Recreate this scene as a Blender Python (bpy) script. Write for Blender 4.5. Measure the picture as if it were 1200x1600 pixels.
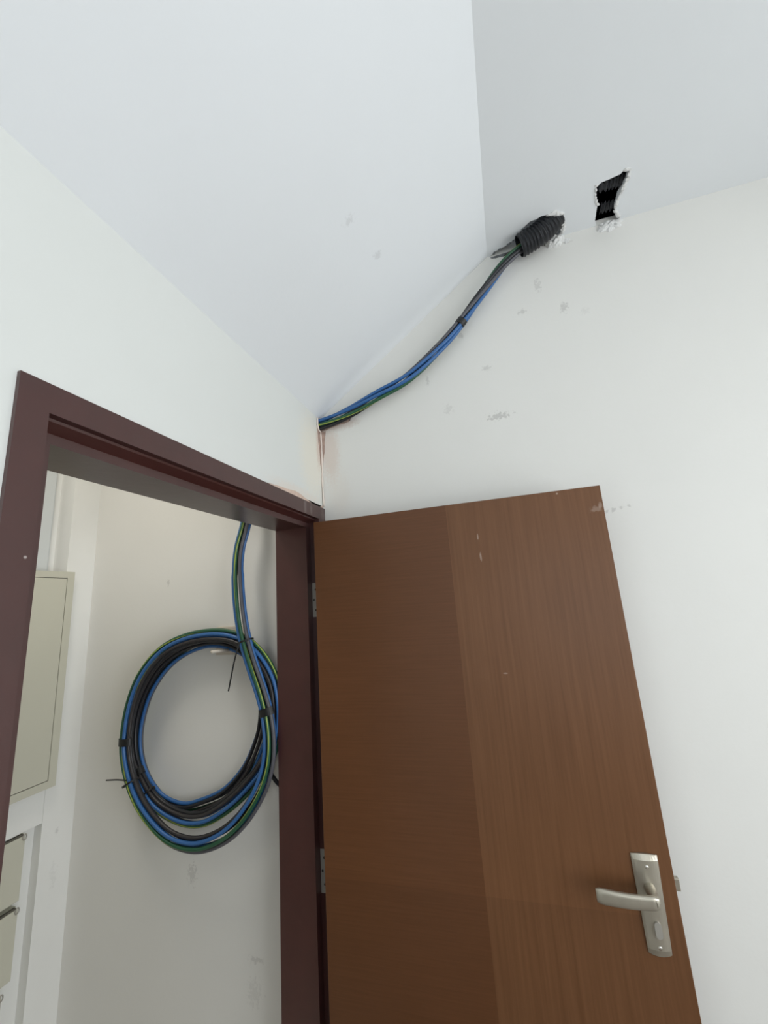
import bpy, bmesh, math, random
from mathutils import Vector, Matrix, noise

random.seed(7)
for o in list(bpy.data.objects): bpy.data.objects.remove(o, do_unlink=True)
scene = bpy.context.scene
COL = scene.collection

# ------------------------------------------------------------------ camera, light, exposure
cam = bpy.data.cameras.new('camera'); cam_o = bpy.data.objects.new('camera', cam); COL.objects.link(cam_o)
FW, RT, UP = (0.94025, 0.26497, 0.21384), (0.28507, -0.95603, -0.06884), (-0.1862, -0.12568, 0.97444)
LOC = (-1.37586, -0.6248, 1.75852)
cam_o.matrix_world = Matrix(((RT[0], UP[0], -FW[0], LOC[0]), (RT[1], UP[1], -FW[1], LOC[1]),
                             (RT[2], UP[2], -FW[2], LOC[2]), (0, 0, 0, 1)))
cam.sensor_fit = 'VERTICAL'; cam.sensor_height = 36; cam.sensor_width = 27
cam.lens = 635.83 / 1600 * 36; cam.clip_start = .02; cam.clip_end = 100
scene.camera = cam_o

world = bpy.data.worlds.new('overcast_sky'); scene.world = world; world.use_nodes = True
bg = world.node_tree.nodes['Background']; bg.inputs[0].default_value = (.78, .88, 1, 1); bg.inputs[1].default_value = 1.0

def area_light(name, loc, direction, sx, sy, power, color):
    l = bpy.data.lights.new(name, 'AREA'); l.shape = 'RECTANGLE'; l.size = sx; l.size_y = sy
    l.energy = power; l.color = color
    o = bpy.data.objects.new(name, l); COL.objects.link(o); o.location = loc
    o.rotation_euler = Vector(direction).to_track_quat('-Z', 'Z').to_euler()
    return o
# overcast daylight entering through the two windows of the room, and an added fill light, no lamp, high in the store room
area_light('window_daylight', (-1.75, -2.80, 1.45), (0, 1, 0), 2.3, 1.9, 42, (.975, .99, .99))
area_light('window_daylight', (-4.32, -1.5, 1.65), (1, 0, 0), 1.5, 1.5, 9, (.975, .99, .99))
area_light('store_fill_light', (-.75, .62, 2.88), (0, 0, -1), .5, .3, 6, (1, .95, .87))

scene.view_settings.view_transform = 'Standard'; scene.view_settings.look = 'None'
scene.view_settings.exposure = 0.36; scene.view_settings.gamma = 1; scene.view_settings.use_curve_mapping = False

# ------------------------------------------------------------------ measures
ZC, ZT, SL = 2.4764, 2.9977, .7103          # top of door wall, flat ceiling, run of the sloped ceiling
T, ZF, XL, BK = .007, 2.1123, -1.0186, .15 # frame: projection, top, left end, back
XD, YH, DW, ZD = -.12, -.016, .90, 2.04     # open door leaf
Y2 = 1.1128                                 # far wall of the store room
XB, YB = -4.2, -2.7                         # rear ends of the room

# ------------------------------------------------------------------ helpers
def s2l(c):
    return tuple(((v/255)/12.92 if v/255 <= .04045 else ((v/255+.055)/1.055)**2.4) for v in c)
def mat(name, color, rough=.6, metal=0, spec=.5, var=0.0, vscale=8, bump=0.0, bscale=60, coat=0):
    m = bpy.data.materials.new(name); m.use_nodes = True
    nt = m.node_tree; b = nt.nodes['Principled BSDF']
    c = s2l(color)
    b.inputs['Base Color'].default_value = (*c, 1); b.inputs['Roughness'].default_value = rough
    b.inputs['Metallic'].default_value = metal; b.inputs['Specular IOR Level'].default_value = spec
    b.inputs['Coat Weight'].default_value = coat
    tc = nt.nodes.new('ShaderNodeTexCoord')
    if var:
        n = nt.nodes.new('ShaderNodeTexNoise'); n.inputs['Scale'].default_value = vscale; n.inputs['Detail'].default_value = 5
        nt.links.new(tc.outputs['Object'], n.inputs['Vector'])
        r = nt.nodes.new('ShaderNodeValToRGB')
        r.color_ramp.elements[0].position = .3; r.color_ramp.elements[1].position = .7
        r.color_ramp.elements[0].color = (*[v*(1-var) for v in c], 1); r.color_ramp.elements[1].color = (*[min(1, v*(1+var)) for v in c], 1)
        nt.links.new(n.outputs['Fac'], r.inputs['Fac']); nt.links.new(r.outputs['Color'], b.inputs['Base Color'])
    if bump:
        n = nt.nodes.new('ShaderNodeTexNoise'); n.inputs['Scale'].default_value = bscale; n.inputs['Detail'].default_value = 4
        nt.links.new(tc.outputs['Object'], n.inputs['Vector'])
        bp = nt.nodes.new('ShaderNodeBump'); bp.inputs['Strength'].default_value = bump; bp.inputs['Distance'].default_value = .004
        nt.links.new(n.outputs['Fac'], bp.inputs['Height']); nt.links.new(bp.outputs['Normal'], b.inputs['Normal'])
    return m
def add_marks(m, marks, nscale=110):
    """Scuffs and stains with a shape of their own: (centre, radii, colour, strength, raggedness)."""
    nt = m.node_tree; b = nt.nodes['Principled BSDF']
    tc = nt.nodes.new('ShaderNodeTexCoord')
    n = nt.nodes.new('ShaderNodeTexNoise'); n.inputs['Scale'].default_value = nscale; n.inputs['Detail'].default_value = 6
    nt.links.new(tc.outputs['Object'], n.inputs['Vector'])
    for c, r, col, st, rag in marks:
        if col == SM: rag *= 2.6
        s = nt.nodes.new('ShaderNodeVectorMath'); s.operation = 'SUBTRACT'; s.inputs[1].default_value = c
        nt.links.new(tc.outputs['Object'], s.inputs[0])
        d = nt.nodes.new('ShaderNodeVectorMath'); d.operation = 'DIVIDE'; d.inputs[1].default_value = r
        nt.links.new(s.outputs[0], d.inputs[0])
        l = nt.nodes.new('ShaderNodeVectorMath'); l.operation = 'LENGTH'; nt.links.new(d.outputs[0], l.inputs[0])
        a = nt.nodes.new('ShaderNodeMath'); a.operation = 'MULTIPLY_ADD'; a.inputs[1].default_value = rag
        nt.links.new(n.outputs['Fac'], a.inputs[0]); nt.links.new(l.outputs['Value'], a.inputs[2])
        mr = nt.nodes.new('ShaderNodeMapRange'); mr.inputs[1].default_value = .3+rag*.5; mr.inputs[2].default_value = 1+rag*.5
        mr.inputs[3].default_value = st*.55; mr.inputs[4].default_value = 0; mr.interpolation_type = 'SMOOTHSTEP'
        nt.links.new(a.outputs[0], mr.inputs[0])
        mx = nt.nodes.new('ShaderNodeMix'); mx.data_type = 'RGBA'
        nt.links.new(mr.outputs[0], mx.inputs[0])
        src = b.inputs['Base Color']
        if src.is_linked: nt.links.new(src.links[0].from_socket, mx.inputs[6])
        else: mx.inputs[6].default_value = src.default_value
        mx.inputs[7].default_value = (*s2l(col), 1)
        nt.links.new(mx.outputs[2], b.inputs['Base Color'])

def obj(name, bm, m, parent=None, smooth=False):
    me = bpy.data.meshes.new(name)
    bmesh.ops.recalc_face_normals(bm, faces=bm.faces[:])
    bm.to_mesh(me); bm.free()
    for mm in (m if isinstance(m, (list, tuple)) else [m]): me.materials.append(mm)
    if smooth:
        for p in me.polygons: p.use_smooth = True
    o = bpy.data.objects.new(name, me); COL.objects.link(o)
    if parent: o.parent = parent
    return o
def tag(o, label, cat, group=None, kind=None):
    o['label'] = label; o['category'] = cat
    if group: o['group'] = group
    if kind: o['kind'] = kind
    return o
def thing(name, label, cat, loc=(0, 0, 0), group=None, kind=None):
    o = bpy.data.objects.new(name, None); COL.objects.link(o); o.empty_display_size = .05
    return tag(o, label, cat, group, kind)
def box(bm, x0, x1, y0, y1, z0, z1, bev=0):
    r = bmesh.ops.create_cube(bm, size=1)
    vs = r['verts']
    for v in vs: v.co = Vector(((x0+x1)/2+v.co.x*abs(x1-x0), (y0+y1)/2+v.co.y*abs(y1-y0), (z0+z1)/2+v.co.z*abs(z1-z0)))
    if bev:
        es = list({e for v in vs for e in v.link_edges})
        bmesh.ops.bevel(bm, geom=es, offset=bev, segments=2, affect='EDGES', profile=.5)
    return bm
def bx(*a, **k): return box(bmesh.new(), *a, **k)
def prism(pts, axis, a0, a1, bm=None):
    """Closed outline (u, v) extruded along an axis: x -> (y,z), y -> (x,z), z -> (x,y)."""
    bm = bm or bmesh.new()
    def P(u, v, w): return {'x': (w, u, v), 'y': (u, w, v), 'z': (u, v, w)}[axis]
    A = [bm.verts.new(P(u, v, a0)) for u, v in pts]; B = [bm.verts.new(P(u, v, a1)) for u, v in pts]
    fa = bm.faces.new(A); fb = bm.faces.new(B[::-1])
    n = len(pts)
    for i in range(n): bm.faces.new((A[i], B[i], B[(i+1) % n], A[(i+1) % n]))
    bmesh.ops.triangulate(bm, faces=[f for f in (fa, fb) if len(f.verts) > 4])
    return bm
def catmull(pts, step=.012):
    pts = [Vector(p) for p in pts]; out = []
    P = [pts[0]*2-pts[1]] + pts + [pts[-1]*2-pts[-2]]
    for i in range(1, len(P)-2):
        p0, p1, p2, p3 = P[i-1:i+3]
        n = max(1, int((p2-p1).length/step))
        for k in range(n):
            t = k/n
            out.append(.5*((2*p1)+(p2-p0)*t+(2*p0-5*p1+4*p2-p3)*t*t+(3*p1-p0-3*p2+p3)*t**3))
    out.append(pts[-1]); return out
def tangents(path):
    n = len(path)
    return [(path[min(i+1, n-1)]-path[max(i-1, 0)]).normalized() for i in range(n)]
def tube(path, rad, sides=10, bm=None, matfn=None, cap=True, twist=0):
    bm = bm or bmesh.new(); tg = tangents(path)
    up = Vector((1, 0, 0))
    if abs(tg[0].dot(up)) > .9: up = Vector((0, 0, 1))
    nrm = (up-tg[0]*up.dot(tg[0])).normalized(); rings = []; s = 0
    for i, p in enumerate(path):
        nrm = (nrm-tg[i]*nrm.dot(tg[i])).normalized(); bn = tg[i].cross(nrm)
        if i: s += (p-path[i-1]).length
        r = rad(i) if callable(rad) else rad
        rings.append([bm.verts.new(p+(nrm*math.cos(2*math.pi*k/sides+twist*s)+bn*math.sin(2*math.pi*k/sides+twist*s))*r) for k in range(sides)])
    for i in range(len(rings)-1):
        for k in range(sides):
            f = bm.faces.new((rings[i][k], rings[i][(k+1) % sides], rings[i+1][(k+1) % sides], rings[i+1][k]))
            if matfn: f.material_index = matfn(k)
    if cap: bm.faces.new(rings[0][::-1]); bm.faces.new(rings[-1])
    return bm
def ragged(pts, amp, n=3, seed=0):
    """Outline with every edge split and jittered."""
    rnd = random.Random(seed); out = []
    for i, p in enumerate(pts):
        q = pts[(i+1) % len(pts)]
        for k in range(n):
            t = k/n; j = amp if k else amp*.3
            out.append((p[0]+(q[0]-p[0])*t+rnd.uniform(-j, j), p[1]+(q[1]-p[1])*t+rnd.uniform(-j, j)))
    return out

# ------------------------------------------------------------------ materials
SM = (120, 116, 112)
M = {}
M['wall_right'] = mat('white_wall_paint', (226, 225, 220), .75, var=.015, vscale=2.5, bump=.05, bscale=90)
add_marks(M['wall_right'], [
    ((0, -.80, 2.734), (.02, .018, .012), SM, .45, 1), ((0, -.867, 2.825), (.02, .012, .035), SM, .35, 1.2),
    ((0, -.937, 2.712), (.02, .016, .022), SM, .5, 1.2), ((0, -.675, 2.356), (.02, .045, .016), SM, .6, 1.4),
    ((0, -.44, 2.545), (.02, .008, .025), SM, .4, 1), ((0, -.579, 2.696), (.02, .014, .014), SM, .5, 1),
    ((0, -.654, 2.546), (.02, .02, .012), SM, .4, 1), ((0, -.503, 2.416), (.02, .02, .02), SM, .25, 1.3),
    ((0, -1.0, 2.68), (.02, .02, .015), SM, .15, 1), ((0, -.988, 2.965), (.02, .02, .006), SM, .3, 1.2),
    ((0, -.968, 1.984), (.02, .010, .008), SM, .5, 1.2), ((0, -.992, 1.989), (.02, .009, .007), SM, .45, 1.2),
    ((0, -1.012, 1.992), (.02, .007, .006), SM, .45, 1.2), ((0, -.95, 1.98), (.02, .007, .006), SM, .4, 1.2),
    ((0, -.04, 2.33), (.02, .05, .16), (214, 196, 184), 1, .8), ((0, -.09, 2.44), (.02, .10, .03), (196, 176, 164), 1, .9),
    ((0, -.07, 2.16), (.02, .06, .12), (222, 212, 200), .5, .8),
    ((0, .548, .881), (.02, .022, .035), SM, .4, 1.4), ((0, .704, 1.895), (.02, .008, .018), SM, .5, .8),
    ((0, .293, .667), (.02, .03, .012), SM, .4, 1.2), ((0, .30, .58), (.02, .03, .04), SM, .2, 1.4)])
M['wall_left'] = mat('white_wall_paint_beside_door', (219, 221, 217), .75, var=.015, vscale=2.5, bump=.05, bscale=90)
add_marks(M['wall_left'], [
    ((-.07, 0, 2.30), (.15, .05, .24), (232, 224, 206), 1.0, .7), ((-.02, 0, 2.36), (.03, .05, .12), (206, 180, 166), 1, .9),
    ((-.20, 0, 2.13), (.22, .05, .035), (226, 206, 188), .6, .8), ((-1.03, 0, 1.9), (.012, .05, .012), SM, .3, 1)])
M['ceiling'] = mat('white_ceiling_paint', (231, 234, 236), .8, var=.012, vscale=2, bump=.05, bscale=90)
add_marks(M['ceiling'], [((-.544, -.351, 2.734), (.014, .02, .02), SM, .25, 1), ((-.392, -.384, 2.758), (.015, .015, .02), SM, .3, 1.2)])
M['store_white'] = mat('white_store_paint', (232, 232, 228), .7, var=.02, vscale=5, bump=.04)
add_marks(M['store_white'], [((-.06, Y2, 1.0), (.008, .02, .012), SM, .4, 1), ((-.06, Y2, .85), (.015, .02, .05), SM, .15, 1.3)])
M['floor'] = mat('stone_floor', (104, 92, 80), .5, var=.08, vscale=6)
M['floor_store'] = mat('pale_bounce_floor', (205, 198, 186), .5, var=.04)
M['frame'] = mat('maroon_gloss_paint', (68, 36, 33), .34, spec=.75, var=.1, vscale=14, bump=.08, bscale=40)
add_marks(M['frame'], [((-.16, -T, 2.09), (.012, .01, .035), (150, 138, 134), .6, .8), ((-.115, -T, 2.088), (.01, .01, .03), (150, 138, 134), .5, .8),
                       ((-.02, -T, 2.085), (.02, .012, .03), (128, 112, 106), .7, 1.2), ((-.985, -T, 1.85), (.003, .01, .003), (220, 210, 205), .9, .3)])
M['plaster'] = mat('bare_plaster', (176, 152, 140), .9, var=.2, vscale=50, bump=.5, bscale=150)
M['peach'] = mat('peach_filler', (212, 188, 172), .9, var=.12, vscale=40, bump=.4, bscale=120)
M['cream'] = mat('cream_filler', (228, 216, 206), .9, var=.05, vscale=40)
M['chalk'] = mat('broken_white_plaster', (226, 226, 224), .95, var=.08, vscale=60, bump=.8, bscale=140)
M['grit'] = mat('broken_grey_mortar', (120, 124, 126), .95, var=.3, vscale=60, bump=.8, bscale=120)
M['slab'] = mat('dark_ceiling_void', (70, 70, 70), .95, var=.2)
M['duct'] = mat('black_corrugated_plastic', (24, 26, 31), .42, spec=.5)
M['blue'] = mat('blue_cable_sheath', (50, 99, 156), .38, spec=.5)
M['black'] = mat('black_cable_sheath', (26, 27, 32), .4)
M['grey'] = mat('grey_cable_sheath', (82, 82, 88), .42)
M['brown'] = mat('dark_brown_cable_sheath', (46, 43, 44), .42)
M['green'] = mat('green_cable_sheath', (36, 84, 58), .4)
M['yellow'] = mat('yellow_cable_stripe', (158, 172, 74), .4)
M['tie'] = mat('black_nylon', (16, 17, 18), .45)
M['steel'] = mat('satin_nickel', (186, 180, 166), .36, metal=.75, var=.06, vscale=30)
M['screw'] = mat('bright_screw', (225, 222, 215), .25, metal=1)
M['hinge'] = mat('dull_hinge_steel', (170, 166, 158), .45, metal=.4)
M['dark'] = mat('dark_gap', (40, 38, 36), .8)
M['joint'] = mat('grey_rubber_joint', (92, 89, 80), .8)
M['beige'] = mat('beige_powder_coat', (198, 196, 180), .5, var=.02, vscale=4)
M['pvc'] = mat('white_plastic', (206, 210, 210), .45)
M['bracket'] = mat('ivory_bracket', (206, 196, 182), .6)
M['window'] = mat('window_frame_white', (230, 230, 228), .4)

def door_material():
    m = mat('brown_wood_veneer', (112, 74, 50), .40, spec=.4)
    nt = m.node_tree; b = nt.nodes['Principled BSDF']; N = nt.nodes.new; L = nt.links.new
    tc = N('ShaderNodeTexCoord'); sep = N('ShaderNodeSeparateXYZ'); L(tc.outputs['Object'], sep.inputs[0])
    def grain(scale, dark, light):
        mp = N('ShaderNodeMapping'); mp.inputs['Scale'].default_value = scale; L(tc.outputs['Object'], mp.inputs[0])
        n = N('ShaderNodeTexNoise'); n.inputs['Scale'].default_value = 1; n.inputs['Detail'].default_value = 8; n.inputs['Roughness'].default_value = .62
        L(mp.outputs[0], n.inputs['Vector'])
        r = N('ShaderNodeValToRGB'); r.color_ramp.elements[0].position = .32; r.color_ramp.elements[1].position = .7
        r.color_ramp.elements[0].color = (*s2l(dark), 1); r.color_ramp.elements[1].color = (*s2l(light), 1)
        L(n.outputs['Fac'], r.inputs[0]); return r.outputs[0], n.outputs['Fac']
    hor, hf = grain((1, 5, 190), (92, 57, 31), (101, 64, 38))
    ver, vf = grain((1, 95, 3.2), (102, 67, 40), (115, 78, 50))
    edge = N('ShaderNodeMath'); edge.operation = 'LESS_THAN'; edge.inputs[1].default_value = -.472; L(sep.outputs['Y'], edge.inputs[0])
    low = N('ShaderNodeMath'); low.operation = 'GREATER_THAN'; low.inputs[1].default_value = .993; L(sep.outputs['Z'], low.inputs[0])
    mx = N('ShaderNodeMix'); mx.data_type = 'RGBA'; L(edge.outputs[0], mx.inputs[0]); L(hor, mx.inputs[6]); L(ver, mx.inputs[7])
    # broad veneer figure
    big = N('ShaderNodeTexNoise'); big.inputs['Scale'].default_value = 2.2; big.inputs['Detail'].default_value = 2; L(tc.outputs['Object'], big.inputs['Vector'])
    mr = N('ShaderNodeMapRange'); mr.inputs[3].default_value = .86; mr.inputs[4].default_value = 1.12; L(big.outputs['Fac'], mr.inputs[0])
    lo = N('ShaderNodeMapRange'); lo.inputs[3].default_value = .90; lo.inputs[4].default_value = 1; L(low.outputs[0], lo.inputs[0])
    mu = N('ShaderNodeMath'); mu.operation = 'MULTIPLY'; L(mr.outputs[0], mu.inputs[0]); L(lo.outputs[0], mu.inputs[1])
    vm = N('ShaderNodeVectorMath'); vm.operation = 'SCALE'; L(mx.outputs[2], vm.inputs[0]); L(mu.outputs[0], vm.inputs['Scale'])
    L(vm.outputs[0], b.inputs['Base Color'])
    bp = N('ShaderNodeBump'); bp.inputs['Strength'].default_value = .08; bp.inputs['Distance'].default_value = .002
    L(vf, bp.inputs['Height']); L(bp.outputs[0], b.inputs['Normal'])
    W = (208, 190, 176)
    add_marks(m, [((XD, -.895, 1.972), (.02, .02, .012), W, .35, 1.6), ((XD, -.908, 1.982), (.02, .008, .012), W, .45, 1.4),
                  ((XD, -.80, 2.031), (.02, .004, .004), W, .8, .6), ((XD, -.56, 1.93), (.02, .003, .012), W, .6, .7),
                  ((XD, -.562, 1.868), (.02, .004, .018), W, .6, .9), ((XD, -.592, 1.538), (.02, .008, .003), W, .5, .8)], 90)
    return m
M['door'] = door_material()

# ------------------------------------------------------------------ the setting
# right wall (continues behind the door wall into the store room)
w = obj('wall_right', bx(0, .15, YB-.15, 1.4, 0, 3.35), M['wall_right'])
tag(w, 'scuffed white plaster wall behind the open brown door', 'wall', kind='structure'); wall_right = w

# door wall with opening and a cable hole in its top corner
def wall_left():
    o_top = ZF
    outline = [(XB, 0), (XL, 0), (XL, o_top), (0, o_top), (0, 2.424)]
    hole = ragged([(0, 2.424), (-.020, 2.426), (-.027, 2.444), (-.025, 2.466), (-.012, 2.474)], .002, 2, 3)[1:]
    outline += [(min(-.001, a), c) for a, c in hole if c < 2.4755][:-1] + [(0, 2.474), (0, 3.05), (XB, 3.05)]
    return prism(outline, 'y', 0, .135)
wl = obj('wall_left', wall_left(), M['wall_left'])
tag(wl, 'white plaster wall around the maroon door frame', 'wall', kind='structure')

def wall_with_window(axis, pos, a0, a1, w0, w1, z0, z1, t):
    bm = bmesh.new()
    def b(u0, u1, za, zb):
        if axis == 'y': box(bm, u0, u1, pos, pos+t, za, zb)
        else: box(bm, pos, pos+t, u0, u1, za, zb)
    b(a0, w0, 0, 3.05); b(w1, a1, 0, 3.05); b(w0, w1, 0, z0); b(w0, w1, z1, 3.05)
    return bm
tag(obj('wall_window_side', wall_with_window('y', YB, XB, 0, -2.9, -.6, .5, 2.4, -.15), M['wall_left']), 'white wall with a wide window behind the viewer', 'wall', kind='structure')
tag(obj('wall_back', wall_with_window('x', XB, YB, 0, -2.25, -.75, .9, 2.4, -.15), M['wall_left']), 'white wall with a square window behind the viewer', 'wall', kind='structure')
def window(name, axis, pos, a0, a1, z0, z1, label):
    r = thing(name, label, 'window', kind='structure')
    def bb(u0, u1, d0, d1, za, zb): return bx(u0, u1, pos+d0, pos+d1, za, zb) if axis == 'y' else bx(pos+d0, pos+d1, u0, u1, za, zb)
    for u0, u1, za, zb in ((a0, a0+.05, z0, z1), (a1-.05, a1, z0, z1), (a0+.05, a1-.05, z0, z0+.05), (a0+.05, a1-.05, z1-.05, z1), ((a0+a1)/2-.02, (a0+a1)/2+.02, z0+.05, z1-.05)):
        obj('frame_bar', bb(u0, u1, -.09, -.04, za, zb), M['window'], r)
window('window_1', 'y', YB, -2.9, -.6, .5, 2.4, 'wide white framed window behind the viewer')
window('window_2', 'x', XB, -2.25, -.75, .9, 2.4, 'square white framed window behind the viewer')
tag(obj('floor', bx(XB, 0, YB, .07, -.1, 0), M['floor']), 'brown stone floor below the picture', 'floor', kind='structure')
tag(obj('floor_store', bx(-2.3, 0, .07, 1.3, -.1, 0), M['floor_store']), 'unseen store room floor below the picture, made pale to bounce light', 'floor', kind='structure')  # separate unseen floor, pale so its bounce evens the store room light

# sloped ceiling over the door wall
sl = obj('ceiling_slope', prism([(0, ZC), (-SL, ZT), (-SL, ZT+.12), (0, ZC+.12)], 'x', XB, 0), M['ceiling'])
tag(sl, 'white sloped ceiling rising from the door wall', 'ceiling', kind='structure')
# flat ceiling board with two broken openings along the right wall
H1 = [(0, -.722), (-.024, -.767), (-.040, -.801), (-.052, -.827), (-.084, -.838), (-.102, -.860), (-.110, -.896), (-.108, -.935), (-.095, -.968), (-.045, -.975), (0, -.962)]
H2 = [(0, -1.088), (-.060, -1.076), (-.110, -1.066), (-.162, -1.057), (-.168, -1.071), (-.175, -1.115), (-.178, -1.124), (-.190, -1.131), (-.186, -1.148), (-.161, -1.149), (-.131, -1.143), (-.094, -1.136), (-.054, -1.135), (-.039, -1.142), (-.018, -1.153), (0, -1.158)]
def rough_open(pts, seed):
    rnd = random.Random(seed); out = [pts[0]]
    for p, q in zip(pts, pts[1:]):
        out.append(((p[0]+q[0])/2+rnd.uniform(-.004, .004), (p[1]+q[1])/2+rnd.uniform(-.004, .004)))
        out.append(q)
    return out
H1r, H2r = rough_open(H1, 1), rough_open(H2, 2)
out = [(0, -SL)] + H1r + H2r + [(0, YB), (XB, YB), (XB, -SL)]
fl = obj('ceiling', prism(out, 'z', ZT, ZT+.022), M['ceiling'])
tag(fl, 'flat white ceiling with two broken holes by the wall', 'ceiling', kind='structure')
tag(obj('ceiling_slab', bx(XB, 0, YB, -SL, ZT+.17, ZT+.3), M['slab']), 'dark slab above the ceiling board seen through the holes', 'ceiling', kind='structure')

def rim(pts, seed, n, inner, size):
    """Ragged white flakes hanging round a broken opening."""
    rnd = random.Random(seed); bm = bmesh.new()
    seg = [(Vector(p), Vector(q)) for p, q in zip(pts, pts[1:])]
    tot = sum((b-a).length for a, b in seg)
    for i in range(n):
        d = tot*(i+rnd.random()*.8)/n
        for a, b in seg:
            if d <= (b-a).length: break
            d -= (b-a).length
        p = a+(b-a)*(d/max(1e-6, (b-a).length)); t = (b-a).normalized()
        c = Vector((p.x, p.y, ZT-.001)); s = size*rnd.uniform(.4, 1.2)
        if c.x > -.004: continue
        r = bmesh.ops.create_icosphere(bm, subdivisions=1, radius=1)
        for v in r['verts']:
            k = rnd.uniform(.6, 1.3)
            u = v.co.copy()
            q = Vector((t.x*u.x*s*1.5-t.y*u.y*s, t.y*u.x*s*1.5+t.x*u.y*s, u.z*s*.7))*k
            v.co = c+q
            if v.co.x > -.001: v.co.x = -.001
    return bm
obj('broken_plaster_edge', rim(H1r[13:], 3, 26, .01, .009), M['chalk'], fl)
obj('broken_plaster_edge', rim(H1r[:9], 5, 14, .01, .004), M['grit'], fl)
obj('broken_plaster_edge', rim(H2r[14:], 4, 34, .01, .006), M['chalk'], fl)
obj('broken_plaster_edge', rim(H2r[3:8], 8, 12, .01, .005), M['chalk'], fl)

def patch(name, pts, axis, pos, thick, m, parent, amp=.003, seed=0, n=3):
    o = obj(name, prism(ragged(pts, amp, n, seed), axis, pos, pos-thick), m, parent); return o
# bare and broken plaster on the walls, in the shapes the photograph shows
patch('plaster_patch', [(-.002, 2.425), (-.002, 2.452), (-.06, 2.462), (-.13, 2.462), (-.125, 2.446), (-.06, 2.436)], 'x', 0, .0012, M['plaster'], wall_right, .003, 1)
patch('plaster_patch', [(-.002, 2.275), (-.002, 2.424), (-.024, 2.424), (-.016, 2.36), (-.008, 2.30)], 'x', 0, .0012, M['plaster'], wall_right, .002, 2)
patch('plaster_patch', [(-.002, 2.265), (-.002, 2.422), (-.026, 2.43), (-.022, 2.38), (-.012, 2.33), (-.012, 2.29)], 'y', 0, .0012, M['plaster'], wl, .002, 3)
patch('plaster_patch', [(-.42, ZF+.001), (-.30, 2.124), (-.215, 2.132), (-.15, 2.124), (-.10, 2.116), (-.04, 2.114), (-.003, 2.126), (-.003, ZF+.001)], 'y', 0, .0015, M['peach'], wl, .002, 4)
patch('plaster_patch', [(-.003, 2.478), (-.004, 2.494), (-.024, 2.492), (-.03, 2.480), (-.016, 2.474)], 'y', -.0, .0012, M['plaster'], wl, .002, 9)
def relief(cy, cz, ry, rz, h, seed, m, parent, ztop):
    bm = bmesh.new(); rings = []; NT = 30
    for j in range(7):
        k = j/6; row = []
        for i in range(NT):
            t = 2*math.pi*i/NT
            jit = 1+.35*noise.noise(Vector((math.cos(t)*2.2, math.sin(t)*2.2, seed)))+.12*noise.noise(Vector((math.cos(t)*7, math.sin(t)*7, seed)))
            y, z = cy+ry*k*jit*math.cos(t), cz+rz*k*jit*math.sin(t)
            d = h*(1-k**4)*(.45+.9*abs(noise.noise(Vector((y*60, z*60, seed)))))
            row.append(bm.verts.new((-.0003-d, y, min(z, ztop))))
        rings.append(row)
    for a, b in zip(rings, rings[1:]):
        for i in range(NT): bm.faces.new((a[i], a[(i+1) % NT], b[(i+1) % NT], b[i]))
    bmesh.ops.remove_doubles(bm, verts=bm.verts[:], dist=1e-5)
    return obj('broken_plaster_edge', bm, m, parent)
relief(-1.125, 2.983, .042, .022, .012, 1.3, M['chalk'], wall_right, ZT-.001)
relief(-.945, 2.980, .034, .024, .030, 4.1, M['chalk'], wall_right, ZT-.001)
relief(-.985, 2.972, .012, .010, .006, 6.4, M['chalk'], wall_right, ZT-.001)
patch('broken_plaster_edge', [(-.722, 2.990), (-.74, 2.982), (-.78, 2.984), (-.81, 2.975), (-.83, 2.990)], 'x', 0, .003, M['grit'], wall_right, .003, 7, 3)
# plaster crest left along the vertical corner below the cables
crest = [Vector((-.004+.001*math.sin(i*.5), -.004+.001*math.cos(i*.37), 2.42-i*.011)) for i in range(28)]
obj('plaster_crest', tube(crest, lambda i: .0034+.0006*math.sin(i*.8), 7), M['cream'], wl, True)
lip = [Vector((-.028, -.003, 2.472)), Vector((-.030, -.004, 2.455)), Vector((-.029, -.004, 2.438)), Vector((-.020, -.004, 2.424)), Vector((-.008, -.005, 2.420))]
obj('plaster_crest', tube(catmull(lip, .003), .0032, 7), M['cream'], wl, True)

# ------------------------------------------------------------------ store room behind the doorway
tag(obj('ceiling_store', bx(-2.2, 0, .135, 1.3, 2.9, 3.0), M['store_white']), 'white store room ceiling hidden above the doorway', 'ceiling', kind='structure')
bm = bx(-2.3, -2.2, .135, 1.3, 0, 2.9)
tag(obj('wall_store_end', bm, M['store_white']), 'white end wall of the store room outside the view', 'wall', kind='structure')
far = thing('wall_far', 'white recessed wall behind the beige cabinets in the store room', 'wall', kind='structure')
obj('back_panel', bx(-2.2, 0, 1.193, 1.3, 0, 2.9), M['store_white'], far)
obj('pilaster', bx(-.117, 0, Y2, 1.193, 0, 2.9), M['store_white'], far)
obj('cross_rail', bx(-2.2, -.1175, Y2+.001, 1.193, 1.052, 1.30), M['store_white'], far)
obj('lower_panel', bx(-2.2, -.1175, Y2+.036, 1.193, 0, 1.052), M['store_white'], far)

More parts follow.
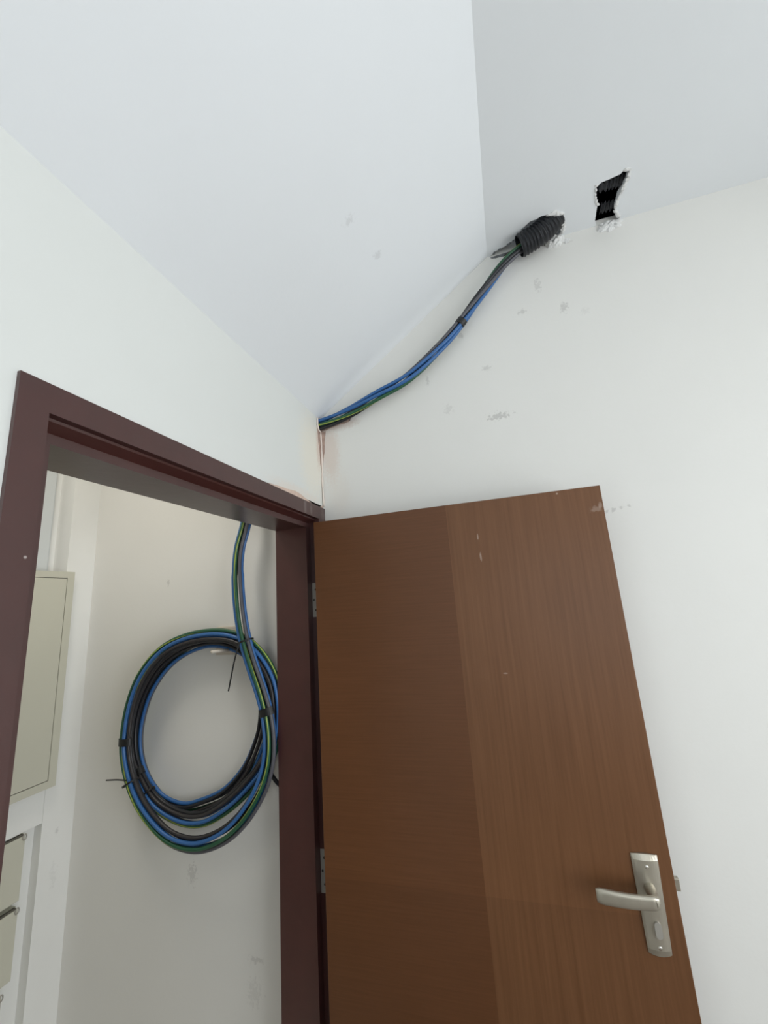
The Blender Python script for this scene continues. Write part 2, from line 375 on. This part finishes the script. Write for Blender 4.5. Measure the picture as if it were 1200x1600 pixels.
# distribution cabinet
cab = thing('electrical_cabinet', 'tall beige metal cabinet on the store room wall, seen past the left jamb', 'cabinet')
CY = Y2-.022
bm = bmesh.new(); x0, x1, z0, z1 = -.62, -.098, 1.169, 1.966
obj('body', box(bm, x0, x1, CY+.0045, Y2-.0005, z0, z1, .001), M['beige'], cab)
for u0, u1, v0, v1 in ((x0, x0+.026, z0, z1), (x1-.028, x1, z0, z1), (x0+.026, x1-.028, z1-.025, z1), (x0+.026, x1-.028, z0, z0+.026)):
    obj('rim_strip', bx(u0, u1, CY, CY+.0038, v0, v1), M['beige'], cab)
obj('seam', bx(x0+.024, x1-.026, CY+.0039, CY+.0044, z0+.024, z1-.023), M['dark'], cab)
obj('door_panel', bx(x0+.028, x1-.030, CY+.0005, CY+.0034, z0+.028, z1-.027, bev=.001), M['beige'], cab)
# vertical trunking in the upper recess
tr = thing('cable_trunking', 'white vertical trunking rising in the recess above the tall beige cabinet', 'trunking')
obj('channel', bx(-.30, -.148, 1.178, 1.192, 1.968, 2.9), M['pvc'], tr)
obj('cover', bx(-.296, -.153, 1.172, 1.1778, 1.968, 2.9, bev=.002), M['pvc'], tr)
# meter boxes stacked below the rail
for i, (za, zb, xr, lab) in enumerate([(.842, 1.048, -.174, 'beige metal box right below the white rail, topmost of the stack'),
                                       (.616, .828, -.174, 'second beige metal box down, between two dark joints'),
                                       (.38, .602, -.196, 'lowest beige metal box of the stack, cut by the left picture edge')]):
    r = thing('meter_box', lab, 'box', group='beige boxes below the cabinet')
    obj('body', bx(-.6, xr, Y2+.006, Y2+.035, za, zb), M['beige'], r)
    obj('cover', bx(-.596, xr+.000, Y2-.006, Y2+.0055, za+.004, zb-.006, bev=.002), M['beige'], r)
    obj('joint_strip', bx(-.6, xr-.006, Y2-.004, Y2+.006, zb-.0055, zb+.000), M['joint'], r)
    ring = [Vector((xr-.004+.006*math.cos(a), Y2-.008, zb-.010+.009*math.sin(a))) for a in [2*math.pi*k/16 for k in range(17)]]
    obj('clip', tube(ring, .002, 6), M['hinge'], r, True)

# ------------------------------------------------------------------ door frame
fr = thing('trim_1', 'maroon painted timber door frame with stepped rebate', 'door frame', kind='structure')
PH = [(0, -T), (.0464, -T), (.0464, .008), (.0506, .010), (.0622, .0285), (.0785, .029), (.0785, BK), (0, BK)]
PJ = [(0, -T), (.0464, -T), (.0464, .008), (.0464, .010), (.0464, .0285), (.0785, .029), (.0785, BK), (0, BK)]
def ur(u): return u+.0091*min(1, u/.0464)
def member(rows, m):
    bm = bmesh.new(); V = [[bm.verts.new(p) for p in r] for r in rows]; n = len(V[0])
    for a, b in zip(V, V[1:]):
        for i in range(n): bm.faces.new((a[i], a[(i+1) % n], b[(i+1) % n], b[i]))
    bm.faces.new(V[0]); bm.faces.new(V[-1][::-1])
    return bm
def bevelled(o, w=.0016):
    md = o.modifiers.new('edge', 'BEVEL'); md.width = w; md.segments = 2; md.limit_method = 'ANGLE'; md.angle_limit = math.radians(40); return o
(obj('header', member([[(XL+u*.92, v, ZF-u) for u, v in PH], [(-.001-ur(u), v, ZF-u) for u, v in PH]], 0), M['frame'], fr))
(obj('jamb', member([[(XL+u*.92, v, 0) for u, v in PJ], [(XL+u*.92, v, ZF-u) for u, v in PJ]], 0), M['frame'], fr))
(obj('jamb', member([[(-.001-ur(u), v, 0) for u, v in PJ], [(-.001-ur(u), v, ZF-u) for u, v in PJ]], 0), M['frame'], fr))

# ------------------------------------------------------------------ open door
dr = thing('door_1', 'brown wood veneer door standing open against the white wall', 'door', kind='structure')
XT = XD+.04
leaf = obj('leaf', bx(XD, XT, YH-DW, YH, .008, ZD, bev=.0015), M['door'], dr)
# hinges on the jamb
for zc in (1.78, .97, .22):
    h = obj('hinge', bx(-.0575, -.0567, -.0065, .0272, zc-.058, zc+.058, bev=.0003), M['hinge'], dr)
    h['label'] = 'dull steel hinge plate'
    kn = [Vector((-.0690, -.0235, zc-.058)), Vector((-.0690, -.0235, zc+.058))]
    obj('knuckle', tube(kn, .006, 12), M['hinge'], h, True)
    for dz, yy in ((.035, .014), (0, .021), (-.035, .014)):
        obj('screw', tube([Vector((-.0572, yy, zc+dz)), Vector((-.0581, yy, zc+dz))], .0035, 12), M['dark'], h)
# lock plate: slightly tapered, bowed outward
def plate():
    bm = bmesh.new(); rows = []
    for j in range(2+18):
        z = 1.122-(.2)*j/19; k = j/19
        ya, yb = -.830-.003*k, -.888+.006*k
        row = []
        for i in range(11):
            u = i/10; bow = .0035+.0065*math.sin(math.pi*u)**.7
            if j in (0, 19): bow *= .55
            row.append(bm.verts.new((XD-bow, ya+(yb-ya)*u, z-.004*(1-(2*u-1)**2)*(1 if j == 19 else (-.6 if j == 0 else 0)))))
        rows.append(row)
    back = [[bm.verts.new((XD-.0002, v.co.y, v.co.z)) for v in r] for r in rows]
    for a, b in zip(rows, rows[1:]):
        for i in range(10): bm.faces.new((a[i], a[i+1], b[i+1], b[i]))
    for a, b in zip(back, back[1:]):
        for i in range(10): bm.faces.new((a[i], b[i], b[i+1], a[i+1]))
    for i in range(10):
        bm.faces.new((rows[0][i], back[0][i], back[0][i+1], rows[0][i+1])); bm.faces.new((rows[-1][i], rows[-1][i+1], back[-1][i+1], back[-1][i]))
    for j in range(19):
        bm.faces.new((rows[j][0], rows[j+1][0], back[j+1][0], back[j][0])); bm.faces.new((rows[j][10], back[j][10], back[j+1][10], rows[j+1][10]))
    return bm
pl = obj('lock_plate', plate(), M['steel'], dr); pl['label'] = 'satin nickel lock plate'
md = pl.modifiers.new('edge', 'BEVEL'); md.width = .001; md.segments = 2; md.limit_method = 'ANGLE'; md.angle_limit = math.radians(50)
for y, z in ((-.860, 1.099), (-.858, .938)):
    bm = bmesh.new(); bmesh.ops.create_uvsphere(bm, u_segments=14, v_segments=8, radius=1)
    for v in bm.verts: v.co = Vector((XD-.0095+v.co.x*.0022, y+v.co.y*.0045, z+v.co.z*.0045))
    s = obj('screw', bm, M['screw'], pl, True)
# keyhole cylinder
cy = [(-.8605+.0075*math.cos(a), .974+(.0075*math.sin(a))+(.009 if math.sin(a) > 0 else -.009)) for a in [2*math.pi*(k+.5)/20 for k in range(20)]]
obj('key_cylinder', prism(cy, 'x', XD-.014, XD-.008), M['hinge'], pl)
# lever handle
lv = bmesh.new()
neck = catmull([(XD-.008, -.858, 1.055), (XD-.03, -.858, 1.055), (XD-.046, -.858, 1.054), (XD-.054, -.852, 1.053)], .004)
tube(neck, lambda i: .0125-.002*min(1, i/8), 14, lv)
sec = []
for j in range(17):
    k = j/16; y = -.864+(.864-.735)*k
    x = XD-.053-.003*math.sin(math.pi*k)+.003*k**3
    hz = .0140+.0025*k; zc = 1.0520+.0020*k-.001*math.sin(math.pi*k)
    if j == 16: hz *= .8
    if j == 15: hz *= .97
    if j == 0: hz *= .75
    tx = .0062 if j not in (0, 16) else .003
    sec.append([lv.verts.new((x+tx*math.copysign(abs(math.cos(a))**.6, math.cos(a)), y, zc+hz*math.copysign(abs(math.sin(a))**.6, math.sin(a)))) for a in [2*math.pi*(i+.5)/16 for i in range(16)]])
for a, b in zip(sec, sec[1:]):
    for i in range(16): lv.faces.new((a[i], a[(i+1) % 16], b[(i+1) % 16], b[i]))
lv.faces.new(sec[0]); lv.faces.new(sec[-1][::-1])
o = obj('lever', lv, M['steel'], dr, True); o['label'] = 'satin nickel lever handle'
md = o.modifiers.new('sm', 'EDGE_SPLIT') ; md.split_angle = math.radians(50)
o = obj('latch_bolt', bx(XD+.014, XD+.027, YH-DW-.013, YH-DW-.0002, 1.042, 1.068, bev=.0015), M['steel'], dr); o['label'] = 'grey latch bolt'

# ------------------------------------------------------------------ cables
KINDS = ['blue', 'black', 'earth', 'grey', 'brown', 'blue']
def bundle(root, path, kinds, amp_b, amp_x, rad, twist, seed, tip=0, phase=0):
    rnd = random.Random(seed); n = len(kinds); tg = tangents(path)
    S = [0]
    for a, b in zip(path, path[1:]): S.append(S[-1]+(b-a).length)
    X = Vector((1, 0, 0))
    for k, kind in enumerate(kinds):
        ph = 2*math.pi*k/n; off = rnd.uniform(0, 50); pts = []
        last = len(path)-int(rnd.uniform(0, tip)) if tip else len(path)
        for i in range(last):
            p, t, s = path[i], tg[i], S[i]
            b = t.cross(X).normalized(); x2 = b.cross(t).normalized()
            a = phase+ph+twist*s+(.3*math.sin(s*1.9) if tip else 3*max(0, s-.72))
            wob = .003*noise.noise(Vector((s*2.2, off, 0)))
            ab = amp_b(s) if callable(amp_b) else amp_b
            ax = amp_x(s) if callable(amp_x) else amp_x
            q = p+b*(ab*math.sin(a)+wob)+x2*(ax*math.cos(a))
            if q.x > -rad-.0008: q.x = -rad-.0008
            pts.append(q)
        if kind == 'earth':
            o = obj('earth_cable', tube(pts, rad, 12, matfn=lambda j: 1 if j % 6 == 0 else 0, twist=5), [M['green'], M['yellow']], root, True)
            o['label'] = 'green and yellow striped earth cable'
        else:
            o = obj({'brown': 'brown'}.get(kind, kind)+'_cable', tube(pts, rad, 10), M[kind], root, True)
    return S
def band(path, i, rb, rx, half, m, name, root, thick=.0015):
    t = tangents(path)[i]; X = Vector((1, 0, 0)); b = t.cross(X).normalized(); x2 = b.cross(t).normalized(); c = path[i]
    bm = bmesh.new(); N = 24; R = []
    for k in range(N):
        a = 2*math.pi*k/N
        ring = []
        for e, h in ((0, -half), (thick, -half), (thick, half), (0, half)):
            q = c+b*((rb+e)*math.cos(a))+x2*((rx+e)*math.sin(a))+t*h
            if q.x > -.0006: q.x = -.0006
            ring.append(bm.verts.new(q))
        R.append(ring)
    for k in range(N):
        A, B = R[k], R[(k+1) % N]
        for j in range(4): bm.faces.new((A[j], A[(j+1) % 4], B[(j+1) % 4], B[j]))
    return obj(name, bm, m, root)
def nearest(path, q, lo=0, hi=None):
    q = Vector(q); hi = hi or len(path)
    return min(range(lo, hi), key=lambda i: (path[i]-q).length)

# run across the right wall from the corner hole to the duct
run = thing('cable_run', 'twisted run of blue, black and green cables sagging across the wall into the duct', 'cables')
RP = catmull([(-.016, .065, 2.447), (-.016, .02, 2.447), (-.017, -.027, 2.450), (-.026, -.136, 2.470), (-.034, -.254, 2.509), (-.036, -.381, 2.558), (-.036, -.508, 2.650),
              (-.036, -.587, 2.726), (-.038, -.678, 2.826), (-.042, -.757, 2.907), (-.048, -.815, 2.946), (-.056, -.87, 2.965), (-.066, -.93, 2.998)], .01)
bundle(run, RP, ['blue', 'blue', 'earth', 'black', 'grey'], lambda s: .0175-.006*min(1, max(0, (s-.15)/.6)), lambda s: .0085, .0065, 4.6, 3, phase=.5)
i = nearest(RP, (-.036, -.587, 2.726))
band(RP, i, .0175, .0155, .011, M['tie'], 'tape_band', run)

# corrugated duct
du = thing('corrugated_duct', 'black corrugated plastic duct poking out of the broken ceiling hole', 'duct')
DP = catmull([(-.128, -1.45, 3.052), (-.128, -1.25, 3.050), (-.130, -1.10, 3.052), (-.108, -1.02, 3.066), (-.078, -.968, 3.048), (-.066, -.938, 3.012), (-.060, -.90, 2.984), (-.054, -.862, 2.970), (-.050, -.820, 2.958)], .0022)
obj('ribbed_tube', tube(DP, lambda i: .0380+.0030*math.sin(i*.0022/.0115*2*math.pi), 22, cap=False), M['duct'], du, True)
obj('inner_wall', tube(DP[::-1], .0345, 22, cap=False), M['duct'], du, True)

du2 = thing('corrugated_duct', 'black corrugated duct lying across the separate ceiling hole further from the corner', 'duct')
DQ = [Vector((-.046, -1.5+.0022*i, 3.052)) for i in range(185)]
obj('ribbed_tube', tube(DQ, lambda i: .0385+.0030*math.sin(i*.0022/.0115*2*math.pi), 22), M['duct'], du2, True)

# coil hanging in the store room
coil = thing('cable_coil', 'large coil of blue, grey and green cables hanging on the store room wall', 'cables')
CP = [(-.016, .137, 2.443), (-.019, .16, 2.436), (-.035, .215, 2.38), (-.062, .262, 2.22), (-.08, 0.284, 2.069), (-.085, 0.305, 1.98), (-0.095, 0.303, 1.884), (-0.105, 0.286, 1.77), (-0.105, 0.267, 1.672), (-0.105, 0.239, 1.587), (-0.105, 0.202, 1.495), (-0.105, 0.178, 1.416), (-0.105, 0.17, 1.339), (-0.105, 0.18, 1.264), (-0.105, 0.213, 1.19), (-0.105, 0.274, 1.114), (-0.105, 0.352, 1.058), (-0.105, 0.449, 1.029), (-0.105, 0.552, 1.043), (-0.105, 0.643, 1.099), (-0.105, 0.71, 1.174), (-0.105, 0.751, 1.264), (-0.105, 0.761, 1.347), (-0.103, 0.746, 1.455), (-0.1, 0.703, 1.553), (-0.098, 0.619, 1.634), (-0.096, 0.509, 1.674), (-0.093, 0.387, 1.682), (-0.088, 0.295, 1.661), (-0.083, 0.227, 1.611), (-0.078, 0.174, 1.531), (-0.075, 0.157, 1.44), (-0.074, 0.167, 1.351), (-0.073, 0.21, 1.263), (-0.072, 0.277, 1.193), (-0.071, 0.364, 1.128), (-0.07, 0.454, 1.087), (-0.069, 0.547, 1.086), (-0.068, 0.647, 1.122), (-0.067, 0.719, 1.188), (-0.066, 0.769, 1.27), (-0.064, 0.78, 1.378), (-0.062, 0.748, 1.489), (-0.06, 0.673, 1.591), (-0.056, 0.56, 1.651), (-0.051, 0.433, 1.667), (-0.045, 0.333, 1.64), (-0.04, 0.265, 1.568), (-0.036, 0.236, 1.461), (-0.034, 0.238, 1.378), (-0.033, 0.26, 1.307), (-0.033, 0.305, 1.225), (-0.033, 0.382, 1.152), (-0.033, 0.473, 1.112), (-0.033, 0.566, 1.092), (-0.033, 0.665, 1.117), (-0.033, 0.742, 1.186), (-0.033, 0.781, 1.271), (-0.033, 0.783, 1.37), (-0.032, 0.742, 1.489), (-0.03, 0.657, 1.587), (-0.028, 0.546, 1.642), (-0.026, 0.432, 1.654), (-0.024, 0.308, 1.611), (-0.022, 0.229, 1.522), (-0.020, 0.192, 1.417), (-0.020, 0.199, 1.317), (-0.022, 0.252, 1.232)]
CPs = catmull(CP, .014)
bundle(coil, CPs, ['grey', 'earth', 'blue', 'brown', 'black', 'blue'], lambda s: .0185 if s > .6 else .016, .0095, .0062, -.5, 11, tip=14, phase=2.35)
def at(q, lo, hi): return nearest(CPs, q, lo, hi)
N1 = len(CPs)//3
for q, lo, hi in (((-.105, .181, 1.435), 0, N1), ((-.105, .757, 1.326), N1//2, N1), ((-.07, .735, 1.215), N1, 2*N1+20)):
    band(CPs, at(q, lo, hi), .0255, .0165, .012, M['tie'], 'tape_band', coil)
def tie(q, lo, hi, rb, rx, tail):
    b = band(CPs, at(q, lo, hi), rb, rx, .0028, M['tie'], 'cable_tie', coil, .002)
    bm = bmesh.new(); tube(catmull(tail, .01), .0024, 6, bm); obj('tie_tail', bm, M['tie'], b)
tie((-.105, .262, 1.655), 0, N1, .028, .022, [(-.128, .27, 1.655), (-.134, .285, 1.60), (-.13, .311, 1.501)])
tie((-.105, .715, 1.205), N1//2, N1, .03, .026, [(-.131, .72, 1.215), (-.134, .76, 1.216), (-.13, .81, 1.211)])
tie((-.07, .69, 1.155), N1, 2*N1, .026, .02, [(-.09, .69, 1.155), (-.095, .68, 1.15), (-.095, .67, 1.145)])
obj('cable_end', tube(catmull([(-.03, .235, 1.25), (-.05, .20, 1.225), (-.062, .17, 1.205), (-.062, .145, 1.19)], .01), .0066, 10), M['black'], coil, True)

# bracket carrying the coil
br = thing('wall_bracket', 'small ivory bracket on the wall carrying the cable coil', 'bracket')
obj('back_plate', bx(-.014, -.0005, .333, .455, 1.604, 1.706, bev=.0015), M['bracket'], br)
obj('lip', bx(-.0165, -.0145, .335, .453, 1.688, 1.704, bev=.0008), M['bracket'], br)
obj('peg', tube([Vector((-.0145, .385, 1.622)), Vector((-.125, .385, 1.628))], .005, 10), M['bracket'], br, True)
